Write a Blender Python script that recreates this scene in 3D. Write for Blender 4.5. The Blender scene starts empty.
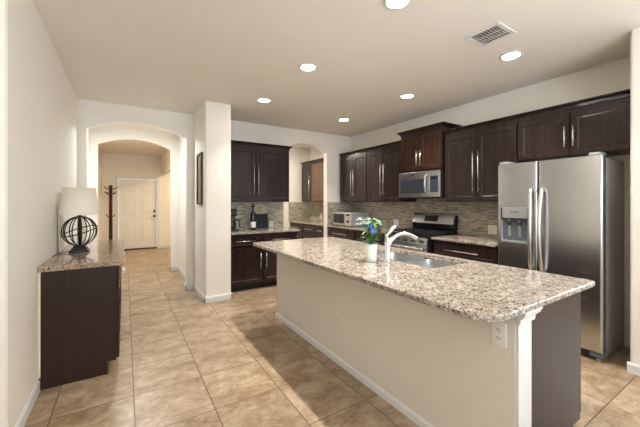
import bpy, bmesh, math, random
from mathutils import Vector, Matrix
R = math.radians
random.seed(7)
S = bpy.context.scene
COL = S.collection
H = 2.77                                   # ceiling height

# ------------------------------------------------------------------ camera, world, exposure
cam = bpy.data.cameras.new('camera'); camo = bpy.data.objects.new('camera', cam); COL.objects.link(camo)
camo.location = (0, 0, 1.38); camo.rotation_euler = (R(90), 0, R(-32.17))
cam.sensor_width = 36; cam.lens = 36 * 310 / 640; cam.shift_y = -11.3 / 640
cam.clip_start = 0.05
S.camera = camo
W = bpy.data.worlds.new('world'); S.world = W; W.use_nodes = True
W.node_tree.nodes['Background'].inputs[0].default_value = (0.80, 0.88, 1.0, 1)
W.node_tree.nodes['Background'].inputs[1].default_value = 1.0
S.view_settings.view_transform = 'Standard'; S.view_settings.look = 'None'
S.view_settings.gamma = 1; S.view_settings.use_curve_mapping = False
S.view_settings.exposure = 0.0
CAN_W, FILL_W = 12.0, 43.0

def lamp(name, kind, loc, rot, energy, color, **kw):
    l = bpy.data.lights.new(name, kind); l.energy = energy; l.color = color
    for k, v in kw.items(): setattr(l, k, v)
    o = bpy.data.objects.new(name, l); COL.objects.link(o); o.location = loc; o.rotation_euler = rot
    return o
# added offscreen lights: rear one tilted up like a bounced flash, right one daylight
lamp('offscreen_fill', 'AREA', (0.9, -2.55, 1.5), (R(157), 0, 0), FILL_W * 7.2, (0.80, 0.91, 1.0), shape='RECTANGLE', size=2.8, size_y=1.9)
lamp('offscreen_fill', 'AREA', (5.85, -1.1, 1.5), (R(90), 0, R(90)), FILL_W * 2.2, (0.86, 0.94, 1.0), shape='RECTANGLE', size=2.6, size_y=1.9)
lamp('side_room_fill', 'AREA', (-3.0, 1.7, 2.70), (0, 0, 0), 30, (1.0, 0.93, 0.82), shape='RECTANGLE', size=1.5, size_y=1.5)  # unseen overhead fill added to light the side room strip warmly

# ------------------------------------------------------------------ materials
def nt(name):
    m = bpy.data.materials.new(name); m.use_nodes = True
    n = m.node_tree
    return m, n, n.nodes['Principled BSDF']
def ramp(n, stops, interp='LINEAR'):
    r = n.nodes.new('ShaderNodeValToRGB'); r.color_ramp.interpolation = interp
    e = r.color_ramp.elements
    while len(e) < len(stops): e.new(0.5)
    for k, (p, c) in enumerate(stops): e[k].position = p; e[k].color = (*c, 1)
    return r
def noise(n, vec, scale, detail=4, rough=0.55):
    t = n.nodes.new('ShaderNodeTexNoise'); t.inputs['Scale'].default_value = scale
    t.inputs['Detail'].default_value = detail; t.inputs['Roughness'].default_value = rough
    if vec: n.links.new(vec, t.inputs['Vector'])
    return t
def coords(n, scale=(1, 1, 1), loc=(0, 0, 0), rot=(0, 0, 0)):
    tc = n.nodes.new('ShaderNodeTexCoord'); mp = n.nodes.new('ShaderNodeMapping')
    mp.inputs['Scale'].default_value = scale; mp.inputs['Location'].default_value = loc; mp.inputs['Rotation'].default_value = rot
    n.links.new(tc.outputs['Object'], mp.inputs['Vector'])
    return mp.outputs['Vector']
def mix(n, kind, fac, a, b):
    x = n.nodes.new('ShaderNodeMix'); x.data_type = 'RGBA'; x.blend_type = kind
    for sock, v in ((x.inputs['Factor'], fac), (x.inputs['A'], a), (x.inputs['B'], b)):
        pass
    def put(sock, v):
        if hasattr(v, 'is_output'): n.links.new(v, sock)
        elif isinstance(v, tuple): sock.default_value = (*v, 1)
        else: sock.default_value = v
    put(x.inputs[0], fac); put(x.inputs[6], a); put(x.inputs[7], b)
    return x.outputs[2]
def bump(n, b, h, strength=0.2, dist=0.01):
    k = n.nodes.new('ShaderNodeBump'); k.inputs['Strength'].default_value = strength; k.inputs['Distance'].default_value = dist
    n.links.new(h, k.inputs['Height']); n.links.new(k.outputs[0], b.inputs['Normal'])
def plain(name, c, rough=0.5, metal=0.0, **kw):
    m, n, b = nt(name)
    b.inputs['Base Color'].default_value = (*c, 1); b.inputs['Roughness'].default_value = rough; b.inputs['Metallic'].default_value = metal
    for k, v in kw.items(): b.inputs[k].default_value = v
    v = coords(n); t = noise(n, v, 40, 3)
    r = n.nodes.new('ShaderNodeMapRange'); r.inputs[3].default_value = max(0.02, rough - 0.04); r.inputs[4].default_value = rough + 0.04
    n.links.new(t.outputs['Fac'], r.inputs[0]); n.links.new(r.outputs[0], b.inputs['Roughness'])
    return m
def paint(name, c, tex=0.12):
    m, n, b = nt(name); v = coords(n)
    t = noise(n, v, 2.0, 2)
    col = mix(n, 'MIX', t.outputs['Fac'], tuple(x * 0.98 for x in c), tuple(min(1, x * 1.02) for x in c))
    n.links.new(col, b.inputs['Base Color']); b.inputs['Roughness'].default_value = 0.75
    b.inputs['Specular IOR Level'].default_value = 0.25
    t2 = noise(n, v, 90, 3); bump(n, b, t2.outputs['Fac'], tex, 0.004)
    return m
def glow(name, c, s):
    m, n, b = nt(name); b.inputs['Base Color'].default_value = (*c, 1)
    b.inputs['Emission Color'].default_value = (*c, 1); b.inputs['Emission Strength'].default_value = s
    return m

M = {}
M['wall'] = paint('cream_wall_paint', (0.86, 0.81, 0.735))
M['ceiling'] = paint('ceiling_paint', (0.83, 0.775, 0.70), 0.2)
M['island_paint'] = paint('beige_island_paint', (0.76, 0.70, 0.61), 0.35)
M['trim'] = plain('white_trim_paint', (0.74, 0.735, 0.72), 0.35)
M['door_paint'] = plain('off_white_door_paint', (0.84, 0.80, 0.74), 0.4)

def tile_material():
    m, n, b = nt('beige_stone_floor_tile')
    tc = n.nodes.new('ShaderNodeTexCoord'); mp = n.nodes.new('ShaderNodeMapping')
    P = 0.4573
    mp.inputs['Location'].default_value = (-0.053 + P * 20, -2.577 + P * 20, 0)
    n.links.new(tc.outputs['Object'], mp.inputs['Vector'])
    br = n.nodes.new('ShaderNodeTexBrick'); br.offset = 0.0; br.squash = 1.0
    br.inputs['Scale'].default_value = 1; br.inputs['Brick Width'].default_value = P; br.inputs['Row Height'].default_value = P
    br.inputs['Mortar Size'].default_value = 0.0042; br.inputs['Mortar Smooth'].default_value = 0.3; br.inputs['Bias'].default_value = 0.0
    br.inputs['Color1'].default_value = (0, 0, 0, 1); br.inputs['Color2'].default_value = (1, 1, 1, 1); br.inputs['Mortar'].default_value = (0.5, 0.5, 0.5, 1)
    n.links.new(mp.outputs[0], br.inputs['Vector'])
    # each tile samples a different piece of stone
    ofs = n.nodes.new('ShaderNodeVectorMath'); ofs.operation = 'MULTIPLY_ADD'
    ofs.inputs[1].default_value = (7, 13, 5)
    n.links.new(br.outputs['Color'], ofs.inputs[0]); n.links.new(tc.outputs['Object'], ofs.inputs[2])
    st = n.nodes.new('ShaderNodeMapping'); st.inputs['Scale'].default_value = (1.0, 1.5, 1); st.inputs['Rotation'].default_value = (0, 0, 0.35)
    n.links.new(ofs.outputs[0], st.inputs['Vector'])
    n1 = noise(n, st.outputs[0], 4.6, 10, 0.74); n1.inputs['Distortion'].default_value = 0.5
    r1 = ramp(n, [(0.26, (0.15, 0.082, 0.040)), (0.42, (0.29, 0.196, 0.118)), (0.56, (0.415, 0.316, 0.216)), (0.72, (0.53, 0.435, 0.328))])
    n.links.new(n1.outputs['Fac'], r1.inputs[0])
    n2 = noise(n, st.outputs[0], 26, 5, 0.7)
    r2 = ramp(n, [(0.35, (0.72, 0.67, 0.62)), (0.6, (1.08, 1.08, 1.08))]); n.links.new(n2.outputs['Fac'], r2.inputs[0])
    c = mix(n, 'MULTIPLY', 0.75, r1.outputs[0], r2.outputs[0])
    tv = ramp(n, [(0, (0.93, 0.92, 0.90)), (1, (1.06, 1.05, 1.04))]); n.links.new(br.outputs['Color'], tv.inputs[0])
    c = mix(n, 'MULTIPLY', 1.0, c, tv.outputs[0])
    c = mix(n, 'MIX', br.outputs['Fac'], c, (0.13, 0.08, 0.047))
    n.links.new(c, b.inputs['Base Color'])
    rr = n.nodes.new('ShaderNodeMapRange'); rr.inputs[3].default_value = 0.26; rr.inputs[4].default_value = 0.42
    n.links.new(n2.outputs['Fac'], rr.inputs[0]); n.links.new(rr.outputs[0], b.inputs['Roughness'])
    inv = n.nodes.new('ShaderNodeMath'); inv.operation = 'SUBTRACT'; inv.inputs[0].default_value = 1; n.links.new(br.outputs['Fac'], inv.inputs[1])
    bump(n, b, inv.outputs[0], 0.5, 0.003)
    return m
M['tile'] = tile_material()

def granite(name, base_stops, fine=1.0):
    m, n, b = nt(name); v = coords(n)
    w = noise(n, v, 9, 4)
    dv = n.nodes.new('ShaderNodeVectorMath'); dv.operation = 'MULTIPLY_ADD'; dv.inputs[1].default_value = (0.05,) * 3
    n.links.new(w.outputs['Color'], dv.inputs[0]); n.links.new(v, dv.inputs[2])
    n1 = noise(n, dv.outputs[0], 34 * fine, 5, 0.62)
    r1 = ramp(n, base_stops); n.links.new(n1.outputs['Fac'], r1.inputs[0])
    n2 = noise(n, dv.outputs[0], 70 * fine, 4, 0.6)
    r2 = ramp(n, [(0.38, (1, 1, 1)), (0.45, (0, 0, 0))]); n.links.new(n2.outputs['Fac'], r2.inputs[0])
    n5 = noise(n, v, 11, 3, 0.6); r5 = ramp(n, [(0.36, (0.66, 0.62, 0.58)), (0.60, (1.06, 1.06, 1.06))]); n.links.new(n5.outputs['Fac'], r5.inputs[0])
    base = mix(n, 'MULTIPLY', 0.9, r1.outputs[0], r5.outputs[0])
    c = mix(n, 'MIX', r2.outputs[0], base, (0.09, 0.065, 0.055))
    vo = n.nodes.new('ShaderNodeTexVoronoi'); vo.inputs['Scale'].default_value = 85 * fine; n.links.new(dv.outputs[0], vo.inputs['Vector'])
    r3 = ramp(n, [(0.72, (0, 0, 0)), (0.80, (1, 1, 1))]); 
    sx = n.nodes.new('ShaderNodeSeparateColor'); n.links.new(vo.outputs['Color'], sx.inputs[0]); n.links.new(sx.outputs[0], r3.inputs[0])
    c = mix(n, 'MIX', r3.outputs[0], c, (0.30, 0.265, 0.245))
    r4 = ramp(n, [(0.90, (0, 0, 0)), (0.93, (1, 1, 1))]); n.links.new(sx.outputs[1], r4.inputs[0])
    c = mix(n, 'MIX', r4.outputs[0], c, (0.05, 0.042, 0.04))
    n.links.new(c, b.inputs['Base Color']); b.inputs['Roughness'].default_value = 0.10
    return m
M['granite'] = granite('speckled_cream_granite', [(0.32, (0.17, 0.125, 0.09)), (0.43, (0.35, 0.28, 0.21)), (0.52, (0.49, 0.42, 0.335)), (0.64, (0.62, 0.565, 0.49))], 1.3)
M['granite_warm_lit'] = granite('speckled_warm_lit_granite', [(0.30, (0.26, 0.16, 0.085)), (0.42, (0.38, 0.255, 0.15)), (0.52, (0.47, 0.335, 0.205)), (0.66, (0.54, 0.41, 0.27))], 1.4)  # warm light on the left counter put into the stone as tan

def wood(name, dark, light, rough=0.28, axis=2):
    m, n, b = nt(name)
    sc = [26, 26, 26]; sc[axis] = 1.6
    v = coords(n, tuple(sc)); t = noise(n, v, 1.0, 5, 0.6)
    r = ramp(n, [(0.3, dark), (0.72, light)]); n.links.new(t.outputs['Fac'], r.inputs[0])
    n.links.new(r.outputs[0], b.inputs['Base Color']); b.inputs['Roughness'].default_value = rough
    b.inputs['Specular IOR Level'].default_value = 0.32
    return m
M['wood'] = wood('espresso_cabinet_wood', (0.017, 0.0095, 0.0085), (0.036, 0.019, 0.0165), 0.26)
M['wood_panel'] = wood('espresso_end_panel_wood', (0.018, 0.009, 0.006), (0.036, 0.018, 0.012), 0.33)
M['wood_pantry_reflect'] = wood('pantry_wood_warm_reflection', (0.075, 0.040, 0.022), (0.15, 0.083, 0.046), 0.3)  # lighter brown stands for warm light reflecting in the dark door
M['wood_reflect'] = wood('cabinet_wood_warm_reflection', (0.024, 0.0105, 0.007), (0.055, 0.023, 0.013), 0.2)  # redder tint paints a warm orange reflection into the hood cabinet doors
M['rack_wood'] = wood('red_brown_rack_wood', (0.035, 0.007, 0.005), (0.075, 0.015, 0.010), 0.4)
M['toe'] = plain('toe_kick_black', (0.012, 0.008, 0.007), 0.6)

def steel(name, c, rough, axis):
    m, n, b = nt(name); sc = [220, 220, 220]; sc[axis] = 2.0
    v = coords(n, tuple(sc)); t = noise(n, v, 1.0, 3)
    r = n.nodes.new('ShaderNodeMapRange'); r.inputs[3].default_value = rough - 0.04; r.inputs[4].default_value = rough + 0.06
    n.links.new(t.outputs['Fac'], r.inputs[0]); n.links.new(r.outputs[0], b.inputs['Roughness'])
    b.inputs['Base Color'].default_value = (*c, 1); b.inputs['Metallic'].default_value = 1
    return m
M['steel'] = steel('brushed_stainless_steel', (0.545, 0.55, 0.56), 0.24, 1)
M['steel_v'] = steel('brushed_steel_sink', (0.55, 0.555, 0.56), 0.28, 0)
M['nickel'] = plain('satin_nickel', (0.66, 0.64, 0.61), 0.3, 1.0)
M['chrome'] = plain('polished_chrome', (0.82, 0.83, 0.84), 0.16, 1.0)
M['grey_side'] = plain('grey_painted_metal', (0.40, 0.40, 0.395), 0.42, 0.3)
M['silver_plastic'] = plain('silver_plastic', (0.40, 0.41, 0.42), 0.4, 0.5)
M['grey_plastic'] = plain('grey_dispenser_plastic', (0.12, 0.14, 0.16), 0.35)
M['dark_plastic'] = plain('dark_grey_plastic', (0.022, 0.024, 0.027), 0.4)
M['black_glass'] = plain('black_glass', (0.008, 0.009, 0.012), 0.07)
M['blue_glass'] = plain('dark_blue_tinted_glass', (0.035, 0.045, 0.065), 0.08)
M['black_enamel'] = plain('black_enamel', (0.008, 0.009, 0.011), 0.12)
M['iron'] = plain('black_cast_iron', (0.014, 0.014, 0.015), 0.5)
M['black_wire'] = plain('black_painted_wire', (0.012, 0.010, 0.009), 0.4, 0.3)
M['white_plastic'] = plain('white_plastic', (0.83, 0.82, 0.79), 0.35)
M['slot'] = plain('outlet_slot_dark', (0.06, 0.055, 0.05), 0.6)
M['white_ceramic'] = plain('white_ceramic', (0.80, 0.80, 0.76), 0.2)
M['leaf'] = plain('green_leaf', (0.17, 0.36, 0.09), 0.45)
M['leaf_dark'] = plain('dark_green_leaf', (0.045, 0.15, 0.035), 0.45)
M['blue_petal'] = plain('blue_petal', (0.22, 0.38, 0.72), 0.6)
M['white_petal'] = plain('white_petal', (0.82, 0.85, 0.90), 0.6)
M['red_petal'] = plain('dark_red_petal', (0.25, 0.02, 0.05), 0.6)
M['navy'] = plain('dark_navy_panel', (0.008, 0.011, 0.024), 0.6)
M['bottle_glass'] = plain('dark_bottle_glass', (0.008, 0.010, 0.009), 0.08)
M['label_paper'] = plain('white_label_paper', (0.82, 0.82, 0.84), 0.6)
M['canvas'] = plain('cream_canvas', (0.76, 0.66, 0.52), 0.8)
M['picture'] = plain('muted_brown_print', (0.22, 0.17, 0.13), 0.4)
M['frame_wood'] = plain('dark_brown_frame', (0.035, 0.020, 0.014), 0.4)
M['threshold'] = plain('bronze_threshold', (0.06, 0.035, 0.02), 0.45, 0.4)
def shade_mat():
    m, n, b = nt('cream_linen_shade'); v = coords(n, (200, 200, 200)); t = noise(n, v, 1, 3)
    c = mix(n, 'MIX', t.outputs['Fac'], (0.80, 0.74, 0.63), (0.88, 0.83, 0.73)); n.links.new(c, b.inputs['Base Color'])
    b.inputs['Roughness'].default_value = 0.9; b.inputs['Transmission Weight'].default_value = 0.0
    return m
M['shade'] = shade_mat()
M['can_glow'] = glow('lit_lamp_lens', (1.0, 0.93, 0.82), 72)
M['bowl_glow'] = glow('lit_bowl_glass', (1.0, 0.95, 0.88), 6)
M['display'] = plain('black_display', (0.01, 0.012, 0.014), 0.1)

def mosaic(name, a0, a1):
    # thin stacked stone and glass strips; a0 = axis running along the wall
    m, n, b = nt(name); tc = n.nodes.new('ShaderNodeTexCoord'); sp = n.nodes.new('ShaderNodeSeparateXYZ'); cb = n.nodes.new('ShaderNodeCombineXYZ')
    n.links.new(tc.outputs['Object'], sp.inputs[0]); n.links.new(sp.outputs[a0], cb.inputs[0]); n.links.new(sp.outputs[a1], cb.inputs[1])
    sh = n.nodes.new('ShaderNodeVectorMath'); sh.inputs[1].default_value = (10, 10, 0); n.links.new(cb.outputs[0], sh.inputs[0])
    br = n.nodes.new('ShaderNodeTexBrick'); br.offset = 0.37; br.offset_frequency = 2; br.squash = 0.7; br.squash_frequency = 3
    for k, val in (('Scale', 1), ('Brick Width', 0.11), ('Row Height', 0.0125), ('Mortar Size', 0.0008), ('Mortar Smooth', 0.1), ('Bias', 0)):
        br.inputs[k].default_value = val
    br.inputs['Color1'].default_value = (0, 0, 0, 1); br.inputs['Color2'].default_value = (1, 1, 1, 1)
    n.links.new(sh.outputs[0], br.inputs['Vector'])
    r = ramp(n, [(0.0, (0.25, 0.20, 0.145)), (0.14, (0.46, 0.375, 0.27)), (0.32, (0.38, 0.37, 0.32)), (0.46, (0.56, 0.485, 0.37)), (0.62, (0.30, 0.26, 0.20)), (0.72, (0.52, 0.50, 0.44)), (0.86, (0.42, 0.35, 0.255)), (0.95, (0.64, 0.58, 0.48))], 'CONSTANT')
    n.links.new(br.outputs['Color'], r.inputs[0])
    t = noise(n, sh.outputs[0], 60, 4); r2 = ramp(n, [(0.3, (0.8, 0.8, 0.8)), (0.7, (1.12, 1.12, 1.12))]); n.links.new(t.outputs['Fac'], r2.inputs[0])
    c = mix(n, 'MULTIPLY', 0.8, r.outputs[0], r2.outputs[0])
    c = mix(n, 'MIX', br.outputs['Fac'], c, (0.30, 0.26, 0.21)); n.links.new(c, b.inputs['Base Color'])
    b.inputs['Roughness'].default_value = 0.3
    bump(n, b, br.outputs['Color'], 0.25, 0.003)
    return m
M['mosaic_y'] = mosaic('strip_mosaic_side', 1, 2)
M['mosaic_x'] = mosaic('strip_mosaic_back', 0, 2)

# ------------------------------------------------------------------ mesh helpers
ORG = {}
class MB:
    def __init__(s): s.bm = bmesh.new()
    def box(s, a, b, bev=0, seg=2):
        x0, x1 = sorted((a[0], b[0])); y0, y1 = sorted((a[1], b[1])); z0, z1 = sorted((a[2], b[2]))
        t = bmesh.new()
        v = [t.verts.new((x, y, z)) for x in (x0, x1) for y in (y0, y1) for z in (z0, z1)]
        for f in ((0, 1, 3, 2), (4, 6, 7, 5), (0, 4, 5, 1), (2, 3, 7, 6), (0, 2, 6, 4), (1, 5, 7, 3)): t.faces.new([v[i] for i in f])
        if bev: bmesh.ops.bevel(t, geom=t.edges[:], offset=bev, segments=seg, profile=0.5, affect='EDGES')
        s.merge(t); return s
    def merge(s, t):
        mp = {}
        for v in t.verts: mp[v] = s.bm.verts.new(v.co)
        for f in t.faces:
            try: g = s.bm.faces.new([mp[v] for v in f.verts]); g.smooth = f.smooth
            except ValueError: pass
        t.free()
    def cyl(s, p, q, r, seg=16, r2=None, caps=True):
        p, q = Vector(p), Vector(q); d = (q - p).normalized()
        u = d.orthogonal().normalized(); w = d.cross(u); r2 = r if r2 is None else r2
        A = [s.bm.verts.new(p + (u * math.cos(2 * math.pi * k / seg) + w * math.sin(2 * math.pi * k / seg)) * r) for k in range(seg)]
        B = [s.bm.verts.new(q + (u * math.cos(2 * math.pi * k / seg) + w * math.sin(2 * math.pi * k / seg)) * r2) for k in range(seg)]
        for k in range(seg):
            f = s.bm.faces.new((A[k], A[(k + 1) % seg], B[(k + 1) % seg], B[k])); f.smooth = True
        if caps: s.bm.faces.new(A[::-1]); s.bm.faces.new(B)
        return s
    def lathe(s, prof, c=(0, 0, 0), seg=24, smooth=True):
        rings = []
        for r, z in prof:
            if r < 1e-6: rings.append([s.bm.verts.new((c[0], c[1], c[2] + z))])
            else: rings.append([s.bm.verts.new((c[0] + r * math.cos(2 * math.pi * k / seg), c[1] + r * math.sin(2 * math.pi * k / seg), c[2] + z)) for k in range(seg)])
        for A, B in zip(rings, rings[1:]):
            for k in range(seg):
                k2 = (k + 1) % seg
                if len(A) == 1 and len(B) == 1: continue
                if len(A) == 1: f = s.bm.faces.new((A[0], B[k2], B[k]))
                elif len(B) == 1: f = s.bm.faces.new((A[k], A[k2], B[0]))
                else: f = s.bm.faces.new((A[k], A[k2], B[k2], B[k]))
                f.smooth = smooth
        return s
    def tube(s, pts, r, seg=10, closed=False, flat=None):
        pts = [Vector(p) for p in pts]; n = len(pts); rr = r if isinstance(r, (list, tuple)) else [r] * n
        rings = []; prev = None
        for i, p in enumerate(pts):
            a = pts[(i - 1) % n] if closed or i else p; b = pts[(i + 1) % n] if closed or i < n - 1 else p
            d = (b - a).normalized()
            u = (prev - d * prev.dot(d)).normalized() if prev is not None and (prev - d * prev.dot(d)).length > 1e-5 else d.orthogonal().normalized()
            prev = u; w = d.cross(u)
            rings.append([s.bm.verts.new(p + (u * math.cos(2 * math.pi * k / seg) + w * math.sin(2 * math.pi * k / seg)) * rr[i]) for k in range(seg)])
        for i in range(n if closed else n - 1):
            A, B = rings[i], rings[(i + 1) % n]
            for k in range(seg):
                f = s.bm.faces.new((A[k], A[(k + 1) % seg], B[(k + 1) % seg], B[k])); f.smooth = True
        if not closed: s.bm.faces.new(rings[0][::-1]); s.bm.faces.new(rings[-1])
        return s
    def prism(s, poly, axis, a, b):
        # poly of (p, q) in the two other axes, in order, pushed from a to b along axis
        def V(p, q, t):
            return {0: (t, p, q), 1: (p, t, q), 2: (p, q, t)}[axis]
        A = [s.bm.verts.new(V(p, q, a)) for p, q in poly]; B = [s.bm.verts.new(V(p, q, b)) for p, q in poly]
        n = len(poly)
        for k in range(n): s.bm.faces.new((A[k], A[(k + 1) % n], B[(k + 1) % n], B[k]))
        s.bm.faces.new(A[::-1]); s.bm.faces.new(B)
        return s
    def sphere(s, c, r, u=12, v=8, sc=(1, 1, 1)):
        t = bmesh.new(); bmesh.ops.create_uvsphere(t, u_segments=u, v_segments=v, radius=r)
        for q in t.verts: q.co = Vector((q.co.x * sc[0] + c[0], q.co.y * sc[1] + c[1], q.co.z * sc[2] + c[2]))
        for f in t.faces: f.smooth = True
        s.merge(t); return s
    def quad(s, *p):
        s.bm.faces.new([s.bm.verts.new(q) for q in p]); return s
    def build(s, name, mat, parent=None, local=False, recalc=True):
        if recalc: bmesh.ops.recalc_face_normals(s.bm, faces=s.bm.faces[:])
        me = bpy.data.meshes.new(name)
        o = Vector(ORG.get(parent, (0, 0, 0))) if parent is not None else Vector((0, 0, 0))
        if not local and o.length:
            for v in s.bm.verts: v.co -= o
        s.bm.to_mesh(me); s.bm.free()
        me.materials.append(mat if not isinstance(mat, str) else M[mat])
        ob = bpy.data.objects.new(name, me); COL.objects.link(ob)
        if parent is not None: ob.parent = parent
        ORG[ob] = tuple(o)
        return ob
def tag(o, label, cat, group=None):
    o['label'] = label; o['category'] = cat
    if group: o['group'] = group
    return o
def thing(name, label, cat, loc=(0, 0, 0), group=None):
    o = bpy.data.objects.new(name, None); COL.objects.link(o); o.location = loc; o.empty_display_size = 0.1
    ORG[o] = tuple(loc)
    return tag(o, label, cat, group)
def struct(mb, name, mat, parent=None):
    o = mb.build(name, mat, parent)
    if parent is None: o['kind'] = 'structure'
    return o
def copy_thing(o, loc, label):
    c = o.copy(); COL.objects.link(c); c.location = loc; c['label'] = label
    for ch in list(o.children):
        d = ch.copy(); COL.objects.link(d); d.parent = c
        for g in ch.children:
            e = g.copy(); COL.objects.link(e); e.parent = d
    return c

# ------------------------------------------------------------------ the setting
struct(MB().box((-4.1, -2.8, -0.1), (6.1, 10.75, 0)), 'floor', 'tile')
struct(MB().box((-4.1, -2.8, H), (6.1, 10.75, H + 0.1)), 'ceiling', 'ceiling')

def arch_wall(name, x0, x1, y0, y1, ox0, ox1, spring, crown, mat='wall'):
    poly = [(x0, 0), (ox0, 0)]
    c, hw, rise = (ox0 + ox1) / 2, (ox1 - ox0) / 2, crown - spring
    rad = (hw * hw + rise * rise) / (2 * rise); a0 = math.asin(hw / rad); cz = crown - rad
    for k in range(25):
        a = -a0 + 2 * a0 * k / 24; poly.append((c + rad * math.sin(a), cz + rad * math.cos(a)))
    poly += [(ox1, 0), (x1, 0), (x1, H), (x0, H)]
    return struct(MB().prism(poly, 1, y0, y1), name, mat)
YB = 5.24
b = MB().prism([(-0.66, 2.33), (-0.655, 2.315), (-0.64, 2.31), (-0.565, 2.31), (-0.548, 2.317), (-0.54, 2.335), (-0.54, 10.5), (-0.66, 10.5)], 2, 0, H)
struct(b, 'wall_left', 'wall')
struct(MB().box((-4, 3.24, 0), (-0.66, 3.36, H)), 'wall_side_room', 'wall')
struct(MB().box((-4.1, -2.7, 0), (-4, 3.36, H)), 'wall_side_room_left', 'wall')
arch_wall('wall_hall_arch', -0.54, 0.93, YB, YB + 0.12, -0.44, 0.815, 2.39, 2.54)
arch_wall('wall_foyer_arch', -0.54, 0.93, 6.93, 7.05, -0.425, 0.79, 2.44, 2.585)
arch_wall('wall_back', 0.93, 4.08, YB, YB + 0.12, 2.50, 3.46, 2.375, 2.52)
b = MB().prism([(0.93, 4.445), (0.945, 4.43), (1.270, 4.43), (1.285, 4.445), (1.285, YB), (0.93, YB)], 2, 0, H)
struct(b, 'column', 'wall')
struct(MB().box((0.93, YB + 0.12, 0), (1.05, 8.1, H)), 'wall_hall_right', 'wall')
struct(MB().box((0.93, 8.1, 2.21), (1.05, 10.5, H)), 'wall_hall_header', 'wall')
struct(MB().box((1.05, 7.98, 0), (3.2, 8.1, H)), 'wall_study_front', 'wall')
struct(MB().box((3.2, 7.98, 0), (3.3, 10.62, H)), 'wall_study_right', 'wall')
b = MB().prism([(-0.66, 0), (-0.16, 0), (-0.16, 2.055), (0.82, 2.055), (0.82, 0), (3.2, 0), (3.2, H), (-0.66, H)], 1, 10.5, 10.62)
struct(b, 'wall_entry', 'wall')
struct(MB().box((4.08, 0.79, 0), (4.2, 6.98, H)), 'wall_range', 'wall')
struct(MB().box((1.05, 6.98, 0), (4.2, 7.1, H)), 'wall_pantry', 'wall')
b = MB().prism([(3.465, 0.665), (3.48, 0.65), (6.0, 0.65), (6.0, 0.79), (3.48, 0.79), (3.465, 0.775)], 2, 0, H)
struct(b, 'wall_right', 'wall')
# walls behind the camera, with unseen windows; the added fill lamps stand just inside
b = MB()
for x0, x1, z0, z1 in ((-4.1, -0.55, 0, H), (2.35, 6.1, 0, H), (-0.55, 2.35, 0, 0.5), (-0.55, 2.35, 2.5, H)): b.box((x0, -2.8, z0), (x1, -2.7, z1))
struct(b, 'wall_rear', 'wall')
b = MB()
for y0, y1, z0, z1 in ((-2.7, -2.45, 0, H), (0.25, 0.82, 0, H), (-2.45, 0.25, 0, 0.5), (-2.45, 0.25, 2.5, H)): b.box((6.0, y0, z0), (6.1, y1, z1))
struct(b, 'wall_rear_right', 'wall')
glass = plain('window_glass', (1, 1, 1), 0.05); glass.node_tree.nodes['Principled BSDF'].inputs['Transmission Weight'].default_value = 1
b = MB()
for x in (-0.52, 0.43, 1.37, 2.32): b.box((x - 0.03, -2.77, 0.5), (x + 0.03, -2.72, 2.5))
for z in (0.53, 1.5, 2.47): b.box((-0.49, -2.765, z - 0.03), (2.29, -2.725, z + 0.03))
w1 = struct(b, 'window_1', 'trim'); MB().box((-0.49, -2.75, 0.56), (2.29, -2.745, 2.44)).build('pane', glass, w1)
b = MB()
for y in (-2.42, -1.1, 0.22): b.box((6.02, y - 0.03, 0.5), (6.07, y + 0.03, 2.5))
for z in (0.53, 1.5, 2.47): b.box((6.025, -2.39, z - 0.03), (6.065, 0.19, z + 0.03))
w2 = struct(b, 'window_2', 'trim'); MB().box((6.045, -2.39, 0.56), (6.05, 0.19, 2.44)).build('pane', glass, w2)

# baseboards: a run along points on the floor, standing out on the left of the walking direction
def baseboard(name, runs, hh=0.085, th=0.014):
    b = MB()
    for (x0, y0), (x1, y1) in runs:
        d = Vector((x1 - x0, y1 - y0, 0)).normalized(); n_ = Vector((-d.y, d.x, 0))
        prof = [(0, 0), (th, 0), (th, hh - 0.018), (th * 0.55, hh - 0.006), (th * 0.3, hh), (0, hh)]
        A = [b.bm.verts.new(Vector((x0, y0, z)) + n_ * o - d * 0.0) for o, z in prof]
        B = [b.bm.verts.new(Vector((x1, y1, z)) + n_ * o) for o, z in prof]
        k = len(prof)
        for i in range(k): b.bm.faces.new((A[i], A[(i + 1) % k], B[(i + 1) % k], B[i]))
        b.bm.faces.new(A[::-1]); b.bm.faces.new(B)
    return struct(b, name, 'trim')
g = 0.014
baseboard('baseboard_left', [((-0.54, 3.01), (-0.54, 2.325)), ((-0.55, 2.31), (-0.66, 2.31)), ((-0.54, 5.24), (-0.54, 4.64))])
baseboard('baseboard_column', [((0.93, YB), (0.93, 4.43 - g)), ((0.93 , 4.43), (1.31 + g, 4.43)), ((1.31, 4.43 ), (1.31, 4.69))][:0] + [
    ((0.93, 4.43 - g), (0.93, YB))][:1])
bpy.data.objects.remove(bpy.data.objects['baseboard_column'])
baseboard('baseboard_column', [((0.93, 4.43 - g), (0.93, YB)), ((1.285 + g, 4.43), (0.93 - g, 4.43)), ((1.285, 4.695), (1.285, 4.43 - g))])
baseboard('baseboard_hall', [((0.93 - g, YB), (0.815 - g, YB)), ((0.815, YB - g), (0.815, YB + 0.12 + g)), ((0.93, YB + 0.12), (0.93, 6.93)), ((0.93, 6.93), (0.79 - g, 6.93)), ((0.79, 6.93 - g), (0.79, 7.05)),
    ((-0.44 + g, YB), (-0.54, YB)), ((-0.44, YB + 0.12), (-0.44, YB - g)), ((-0.54, 6.93), (-0.54, YB + 0.12)), ((-0.425 + g, 6.93), (-0.54, 6.93)), ((-0.54, 10.5), (-0.54, 7.05)), ((0.93, 7.05), (0.93, 8.1))])
baseboard('baseboard_entry', [((-0.225, 10.5), (-0.54, 10.5)), ((3.2, 10.5), (0.885, 10.5))])
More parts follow.
